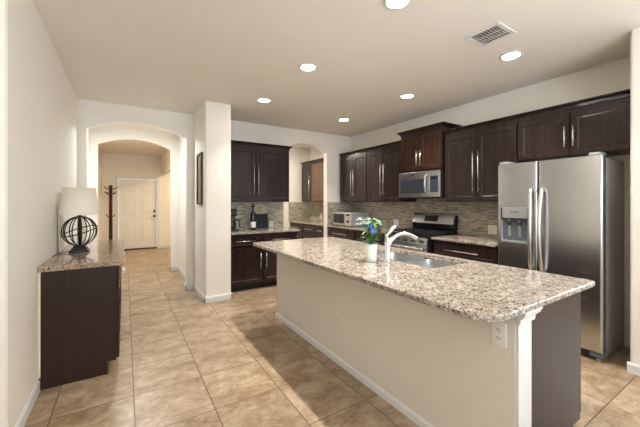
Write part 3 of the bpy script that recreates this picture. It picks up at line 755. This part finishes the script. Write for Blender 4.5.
# ------------------------------------------------------------------ gas range
RY0, RY1 = 2.712, 3.474
rg = thing('gas_range', 'stainless gas range with black cooktop and steel backguard', 'range', (3.73, 3.09, 0))
MB().box((3.42, RY0, 0.03), (4.04, RY1, 0.885), 0.003).build('range_body', 'black_enamel', rg)
for y in (RY0 + 0.05, RY1 - 0.05):
    for x in (3.5, 4.0): MB().cyl((x, y, -0.014), (x, y, 0.03), 0.02).build('foot', 'black_enamel', rg)
MB().box((3.375, RY0 + 0.0, 0.885), (4.04, RY1 - 0.0, 0.915), 0.006).build('cooktop', 'black_enamel', rg)
for yy in (RY0 + 0.13, (RY0 + RY1) / 2, RY1 - 0.13):
    b = MB()
    w_ = 0.115
    for y in (yy - w_, yy, yy + w_): b.box((3.45, y - 0.006, 0.93), (3.95, y + 0.006, 0.947))
    for x in (3.45, 3.575, 3.70, 3.825, 3.94): b.box((x - 0.006, yy - w_, 0.93), (x + 0.006, yy + w_, 0.947))
    for x in (3.452, 3.94):
        for y in (yy - w_ + 0.006, yy + w_ - 0.006): b.box((x - 0.006, y - 0.006, 0.915), (x + 0.006, y + 0.006, 0.932))
    b.build('grate', 'iron', rg)
for y in (RY0 + 0.17, RY1 - 0.17):
    for x in (3.57, 3.83): MB().lathe([(0, 0.915), (0.05, 0.915), (0.046, 0.922), (0.034, 0.924), (0.03, 0.929), (0, 0.929)], (x, y, 0)).build('burner', 'iron', rg)
b = MB().prism([(3.37, 0.785), (3.42, 0.785), (3.42, 0.884), (3.385, 0.884)], 1, RY0 + 0.002, RY1 - 0.002)
cp = b.build('control_panel', 'steel', rg)
for k in range(5):
    y = RY0 + 0.09 + k * 0.1455
    MB().cyl((3.378, y, 0.835), (3.345, y, 0.838), 0.022, 18, 0.019).build('knob', 'dark_plastic', cp)
od = MB().box((3.38, RY0 + 0.004, 0.21), (3.419, RY1 - 0.004, 0.778), 0.005).build('oven_door', 'steel', rg)
MB().box((3.3775, RY0 + 0.10, 0.32), (3.381, RY1 - 0.10, 0.62)).build('oven_window', 'black_glass', od)
b = MB().tube([(3.34, RY0 + 0.04, 0.735), (3.332, (RY0 + RY1) / 2, 0.735), (3.34, RY1 - 0.04, 0.735)], 0.013, 12)
for y in (RY0 + 0.055, RY1 - 0.055): b.box((3.34, y - 0.012, 0.722), (3.381, y + 0.012, 0.748), 0.003)
b.build('oven_handle', 'steel', od)
MB().box((3.38, RY0 + 0.004, 0.06), (3.419, RY1 - 0.004, 0.2), 0.004).build('warming_drawer', 'steel', rg)
bg = MB().box((3.965, RY0 + 0.004, 0.915), (4.045, RY1 - 0.004, 1.05), 0.004).box((4.005, RY0 + 0.004, 1.05), (4.06, RY1 - 0.004, 1.175), 0.004).build('backguard_base', 'black_enamel', rg)
b = MB().prism([(3.952, 1.045), (3.984, 1.045), (4.04, 1.196), (4.014, 1.2)], 1, RY0 + 0.02, RY1 - 0.002)
bp_ = b.build('backguard_panel', 'steel', rg)
def slant(z): return 3.952 + (4.014 - 3.952) * (z - 1.045) / 0.155
b = MB().prism([(slant(1.075) - 0.003, 1.075), (slant(1.075) + 0.004, 1.075), (slant(1.165) + 0.004, 1.165), (slant(1.165) - 0.003, 1.165)], 1, 3.00, 3.24)
b.build('display', 'display', bp_)

rg.location.z += 0.014
# over-range microwave
mw = thing('over_range_microwave', 'stainless over-range microwave hung below the tall cabinet', 'microwave', (3.85, 3.095, 1.44))
MY0, MY1, MZ0, MZ1 = 2.718, 3.472, 1.442, 1.83
MB().box((3.69, MY0, MZ0), (4.065, MY1, MZ1), 0.004).build('microwave_body', 'dark_plastic', mw)
md = MB().box((3.655, 2.915, MZ0 + 0.01), (3.689, MY1, MZ1 - 0.002), 0.006).build('door', 'steel', mw)
MB().box((3.652, 2.97, 1.515), (3.656, 3.415, 1.72), 0.001).build('window_band', 'blue_glass', md)
b = MB()
for k in range(17): b.box((3.6505, 3.00 + k * 0.0235, 1.525), (3.6522, 3.012 + k * 0.0235, 1.66))
b.build('window_screen', 'dark_plastic', md)
b = MB().tube([(3.655, 2.94, 1.50), (3.615, 2.94, 1.53), (3.605, 2.94, 1.64), (3.615, 2.94, 1.75), (3.655, 2.94, 1.78)], 0.011, 10); b.build('handle', 'nickel', md)
MB().cyl((3.655, 3.20, 1.785), (3.6525, 3.20, 1.785), 0.017, 20).build('emblem', 'dark_plastic', md)
cp = MB().box((3.655, MY0, MZ0 + 0.01), (3.689, 2.912, MZ1 - 0.002), 0.006).build('control_panel', 'steel', mw)
MB().box((3.652, MY0 + 0.035, 1.52), (3.656, 2.885, 1.75), 0.001).build('keypad', 'blue_glass', cp)
MB().box((3.6505, MY0 + 0.05, 1.70), (3.6525, 2.87, 1.735)).build('display', 'display', cp)
MB().box((3.70, MY0 + 0.05, MZ0 - 0.004), (4.03, MY1 - 0.05, MZ0)).build('vent_grille', 'black_enamel', mw)

# countertop microwave in the corner
cm = thing('microwave_oven', 'small silver microwave oven on the corner countertop', 'microwave', (3.75, 4.83, CT))
MB().box((3.545, 4.545, CT + 0.012), (3.975, 5.115, CT + 0.265), 0.006).build('microwave_body', 'silver_plastic', cm)
for x in (3.58, 3.94):
    for y in (4.59, 5.07): MB().cyl((x, y, CT), (x, y, CT + 0.013), 0.014).build('foot', 'dark_plastic', cm)
d = MB().box((3.528, 4.72, CT + 0.016), (3.5445, 5.113, CT + 0.262), 0.004).build('door', 'silver_plastic', cm)
MB().box((3.525, 4.75, CT + 0.06), (3.5285, 5.095, CT + 0.235), 0.001).build('window_glass', 'black_glass', d)
d = MB().box((3.528, 4.547, CT + 0.016), (3.5445, 4.716, CT + 0.262), 0.004).build('control_panel', 'nickel', cm)
MB().box((3.526, 4.57, CT + 0.205), (3.5285, 4.69, CT + 0.24)).build('display', 'display', d)
MB().cyl((3.528, 4.63, CT + 0.10), (3.51, 4.63, CT + 0.10), 0.025, 20).build('dial', 'dark_plastic', d)

# ------------------------------------------------------------------ things on the back counter
cf = thing('coffee_maker', 'black drip coffee maker next to the column on back counter', 'coffee maker', (1.46, 5.02, CT))
MB().box((1.36, 4.92, CT), (1.56, 5.14, CT + 0.03), 0.006).build('base', 'dark_plastic', cf)
MB().box((1.38, 5.07, CT + 0.03), (1.54, 5.14, CT + 0.27), 0.006).build('water_tank', 'dark_plastic', cf)
MB().box((1.37, 4.93, CT + 0.24), (1.53, 5.14, CT + 0.36), 0.02).build('brew_head', 'black_enamel', cf)
MB().lathe([(0, 0.031), (0.06, 0.031), (0.068, 0.06), (0.066, 0.12), (0.048, 0.17), (0.05, 0.185), (0, 0.185)], (1.455, 4.985, CT)).build('carafe', 'black_glass', cf)
MB().tube([(1.50, 4.965, CT + 0.175), (1.555, 4.945, CT + 0.178), (1.572, 4.935, CT + 0.14), (1.57, 4.935, CT + 0.06)], 0.011, 10).build('carafe_handle', 'black_enamel', cf)
bt = thing('bottle', 'tall dark bottle with white label on the back counter', 'bottle', (1.845, 5.07, CT))
MB().lathe([(0, 0), (0.042, 0), (0.045, 0.005), (0.045, 0.25), (0.038, 0.285), (0.018, 0.32), (0.015, 0.40), (0.017, 0.405), (0.017, 0.43), (0, 0.432)], (1.845, 5.07, CT)).build('glass', 'bottle_glass', bt)
MB().lathe([(0.0456, 0.03), (0.0462, 0.032), (0.0462, 0.13), (0.0456, 0.132)], (1.845, 5.07, CT)).build('label', 'label_paper', bt)
nb = thing('square_board', 'square dark navy board leaning on the back wall mosaic', 'board', (2.05, 5.18, CT))
b = MB().box((-0.115, -0.008, 0), (0.115, 0.008, 0.255), 0.003)
o = b.build('board', 'navy', nb, local=True); o.rotation_euler = (R(-7), 0, 0); o.location = (0, 0, 0.002)

# ------------------------------------------------------------------ wall outlets
def outlet(label, face, plane, u, z, group='wall outlets', w=0.07, h_=0.115, mat='white_plastic'):
    f = mapper(face, plane)
    root = thing('wall_outlet', label, 'outlet', f(u, 0, z), group)
    a = f(u - w / 2, 0, z - h_ / 2); c = f(u + w / 2, 0.006, z + h_ / 2)
    MB().box(a, c, 0.002).build('cover_plate', mat, root)
    for dz in (-0.02, 0.02):
        s_ = MB().box(f(u - 0.016, 0.006, z + dz - 0.014), f(u + 0.016, 0.008, z + dz + 0.014), 0.001).build('socket', mat, root)
        b = MB()
        for du in (-0.006, 0.006): b.box(f(u + du - 0.0015, 0.0078, z + dz - 0.004), f(u + du + 0.0015, 0.0088, z + dz + 0.007))
        b.box(f(u - 0.002, 0.0078, z + dz - 0.011), f(u + 0.002, 0.0088, z + dz - 0.007)); b.build('slot', 'slot', s_)
    return root
outlet('white outlet on island half wall just under the countertop corner', '-x', XI, 0.815, 0.74)
outlet('beige painted outlet low in the middle of the island half wall', '-x', XI, 2.18, 0.37, mat='island_paint')
outlet('white outlet on mosaic just left of the range', '-x', 4.070, 3.93, 1.02, w=0.115)
outlet('white outlet on mosaic beside the refrigerator', '-x', 4.070, 2.23, 1.02, w=0.115)
outlet('white outlet on the pantry mosaic through the archway', '-x', 4.070, 6.42, 1.04)
outlet('white outlet behind the tall dark bottle on back wall', '-y', 5.230, 1.905, 0.985)
outlet('white outlet right of the navy board on back wall', '-y', 5.230, 2.245, 0.985)

# ------------------------------------------------------------------ lamp, panel, coat rack, picture, small wall things
LX, LY, LZ = -0.365, 3.72, 0.91
tl = thing('table_lamp', 'table lamp with black wire globe and cream shade on left counter', 'lamp', (LX, LY, LZ))
b = MB()
ang = R(0)
b.box((LX - 0.075, LY - 0.075, LZ), (LX + 0.075, LY + 0.075, LZ + 0.022), 0.004).box((LX - 0.06, LY - 0.06, LZ + 0.022), (LX + 0.06, LY + 0.06, LZ + 0.04), 0.006).box((LX - 0.048, LY - 0.048, LZ + 0.04), (LX + 0.048, LY + 0.048, LZ + 0.058), 0.006)
b.build('base', 'black_wire', tl)
GZ, GR = LZ + 0.058 + 0.138, 0.135
b = MB().cyl((LX, LY, LZ + 0.05), (LX, LY, LZ + 0.40), 0.009).lathe([(0, 0), (0.02, 0), (0.016, 0.02), (0.009, 0.03), (0, 0.03)], (LX, LY, GZ + 0.128)).build('stem', 'black_wire', tl)
for k in range(6):
    a = math.pi * k / 6 + 0.2
    pts = [(LX + GR * math.cos(t) * math.cos(a), LY + GR * math.cos(t) * math.sin(a), GZ + 0.138 * math.sin(t)) for t in [2 * math.pi * j / 40 for j in range(40)]]
    MB().tube(pts, 0.0052, 6, True).build('globe_hoop', 'black_wire', tl)
pts = []
for j in range(40):
    t = 2 * math.pi * j / 40; pts.append((LX + GR * 1.01 * math.cos(t), LY + GR * 1.01 * math.sin(t), GZ + 0.045 * math.cos(t - 0.5)))
MB().tube(pts, 0.005, 6, True).build('tilted_ring', 'black_wire', tl)
sz0, sz1 = LZ + 0.352, LZ + 0.606
sh = MB().lathe([(0.158, sz0), (0.125, sz1), (0.123, sz1), (0.156, sz0), (0.158, sz0)], (LX, LY, 0), 48).build('lamp_shade', 'shade', tl)
b = MB()
for a in (0, 2.094, 4.189): b.cyl((LX, LY, LZ + 0.40), (LX + 0.125 * math.cos(a), LY + 0.125 * math.sin(a), sz1 - 0.02), 0.002, 6)
b.build('shade_spider', 'black_wire', sh)
MB().tube([(LX - 0.08, LY - 0.03, LZ + 0.012), (LX - 0.12, LY - 0.08, LZ + 0.006), (LX - 0.15, LY - 0.16, LZ + 0.006), (LX - 0.165, LY - 0.22, LZ + 0.005)], 0.003, 6).build('cord', 'black_wire', tl)
b = MB().box((-0.018, -0.10, 0), (0.0, 0.10, 0.56), 0.004)
o = b.build('canvas_panel', 'canvas'); o.location = (-0.512, 3.88, 0.911); o.rotation_euler = (0, R(-1.2), 0)
tag(o, 'narrow cream panel leaning on the left wall behind the table lamp', 'panel')

cr = thing('coat_rack', 'red-brown wooden coat rack standing beside the front door', 'coat rack', (-0.32, 9.9, 0))
CX, CY = -0.32, 9.9
MB().lathe([(0, 0.10), (0.045, 0.10), (0.043, 0.3), (0.041, 1.78), (0.046, 1.79), (0.044, 1.81), (0.025, 1.83), (0.0, 1.835)], (CX, CY, 0), 16).build('pole', 'rack_wood', cr)
for k in range(4):
    a = k * math.pi / 2 + 0.5; c, s = math.cos(a), math.sin(a)
    MB().tube([(CX + 0.02 * c, CY + 0.02 * s, 0.20), (CX + 0.09 * c, CY + 0.09 * s, 0.13), (CX + 0.19 * c, CY + 0.19 * s, 0.02)], [0.018, 0.018, 0.016], 8).build('leg', 'rack_wood', cr)
for z, L, off in ((1.74, 0.15, 0.1), (1.60, 0.15, 0.6), (1.0, 0.10, 0.1)):
    for k in range(4):
        a = off + k * math.pi / 2; c, s = math.cos(a), math.sin(a)
        MB().tube([(CX + 0.02 * c, CY + 0.02 * s, z), (CX + L * 0.6 * c, CY + L * 0.6 * s, z - 0.005), (CX + L * c, CY + L * s, z + 0.05)], [0.012, 0.011, 0.012], 8).build('hook', 'rack_wood', cr)

pf = thing('picture_frame', 'dark framed picture hung on the hallway side of the column', 'picture', (0.93, 4.74, 1.72))
b = MB()
for y0, y1, z0, z1 in ((4.58, 4.615, 1.345, 2.09), (4.865, 4.90, 1.345, 2.09), (4.615, 4.865, 1.345, 1.38), (4.615, 4.865, 2.055, 2.09)): b.box((0.902, y0, z0), (0.9298, y1, z1), 0.003)
b.build('frame', 'frame_wood', pf)
MB().box((0.916, 4.612, 1.377), (0.9295, 4.868, 2.058)).build('picture', 'picture', pf)

sn = thing('door_chime', 'small white round sensor high on the kitchen side of column', 'sensor', (1.285, 4.6, 2.41))
b = MB().cyl((1.2853, 4.6, 2.415), (1.31, 4.6, 2.415), 0.055, 24, 0.048); b.build('sensor_case', 'white_plastic', sn)
MB().cyl((1.31, 4.6, 2.415), (1.314, 4.6, 2.415), 0.012, 12).build('sensor_lens', 'grey_plastic', sn)

# ceiling register
vt = thing('ceiling_vent', 'white louvered air vent in the ceiling above the island end', 'vent', (2.565, 1.432, H))
VX0, VX1, VY0, VY1 = 2.425, 2.705, 1.285, 1.575
b = MB()
for a0, a1, c0, c1 in ((VX0, VX0 + 0.035, VY0, VY1), (VX1 - 0.035, VX1, VY0, VY1), (VX0 + 0.035, VX1 - 0.035, VY0, VY0 + 0.035), (VX0 + 0.035, VX1 - 0.035, VY1 - 0.035, VY1)): b.box((a0, c0, H - 0.010), (a1, c1, H - 0.0005), 0.003)
b.build('frame', 'trim', vt)
MB().box((VX0 + 0.03, VY0 + 0.03, H - 0.0025), (VX1 - 0.03, VY1 - 0.03, H - 0.0008)).build('backing', 'dark_plastic', vt)
for k in range(9):
    y = VY0 + 0.05 + k * 0.0238
    MB().quad((VX0 + 0.034, y - 0.0105, H - 0.012), (VX1 - 0.034, y - 0.0105, H - 0.012), (VX1 - 0.034, y + 0.0095, H - 0.006), (VX0 + 0.034, y + 0.0095, H - 0.006)).build('slat', 'trim', vt)
for x in (2.535, 2.605): MB().box((x - 0.003, VY0 + 0.034, H - 0.015), (x + 0.003, VY1 - 0.034, H - 0.0115)).build('bar', 'trim', vt)

# ------------------------------------------------------------------ recessed ceiling lights
def can(loc, label, watts=CAN_W, color=(1.0, 0.96, 0.90)):
    r = thing('recessed_light', label, 'ceiling light', (loc[0], loc[1], H), 'recessed ceiling lights')
    x, y = loc
    MB().lathe([(0.072, -0.004), (0.077, -0.010), (0.095, -0.007), (0.099, -0.001), (0.072, -0.001)], (x, y, H), 32).build('trim_ring', 'trim', r)
    MB().lathe([(0.0, -0.006), (0.072, -0.006)], (x, y, H), 32).build('lens', 'can_glow', r)
    l = lamp('downlight', 'AREA', (0, 0, -0.016), (0, 0, 0), watts, color, shape='DISK', size=0.085, spread=R(98)); l.parent = r
    return r
K = H - 1.38
def sc(x, y): return (x * K / 1.36, y * K / 1.36)
can(sc(1.558, 1.49), 'lit recessed ceiling light at the top edge, above the island near end', CAN_W * 1.3)
can(sc(1.558, 2.704), 'lit recessed ceiling light above the middle of the island', CAN_W * 1.35)
can(sc(1.566, 3.889), 'lit recessed ceiling light nearest the column', CAN_W * 0.8)
can(sc(3.048, 4.105), 'lit recessed ceiling light near the pantry archway corner')
can(sc(3.057, 2.767), 'lit recessed ceiling light in front of the over-range microwave')
can(sc(3.029, 1.49), 'lit recessed ceiling light beside the ceiling vent')

# lamps of the hall, foyer, study and pantry (their fittings are out of the photo behind arches)
def fitting(loc, label, watts, color, size=0.3):
    r = thing('ceiling_lamp', label, 'ceiling light', (loc[0], loc[1], H))
    MB().lathe([(0, -0.09), (0.08, -0.082), (0.13, -0.055), (0.15, -0.02), (0.155, 0.0 - 0.001), (0, -0.001)], (loc[0], loc[1], H)).build('glass_bowl', 'bowl_glow', r)
    l = lamp('bowl_light', 'AREA', (0, 0, -0.1), (0, 0, 0), watts, color, shape='DISK', size=size); l.parent = r
fitting((0.2, 5.8), 'round ceiling lamp in the passage between the two arches', 30, (0.80, 0.91, 1.0), 0.3)
fitting((0.2, 7.5), 'round ceiling lamp in the foyer before the front door', 17, (1.0, 0.80, 0.50))
fitting((2.1, 9.4), 'round ceiling lamp in the room off the foyer', 40, (1.0, 0.82, 0.58))
fitting((2.6, 6.2), 'round ceiling lamp in the pantry beyond the archway', 40, (1.0, 0.93, 0.82))
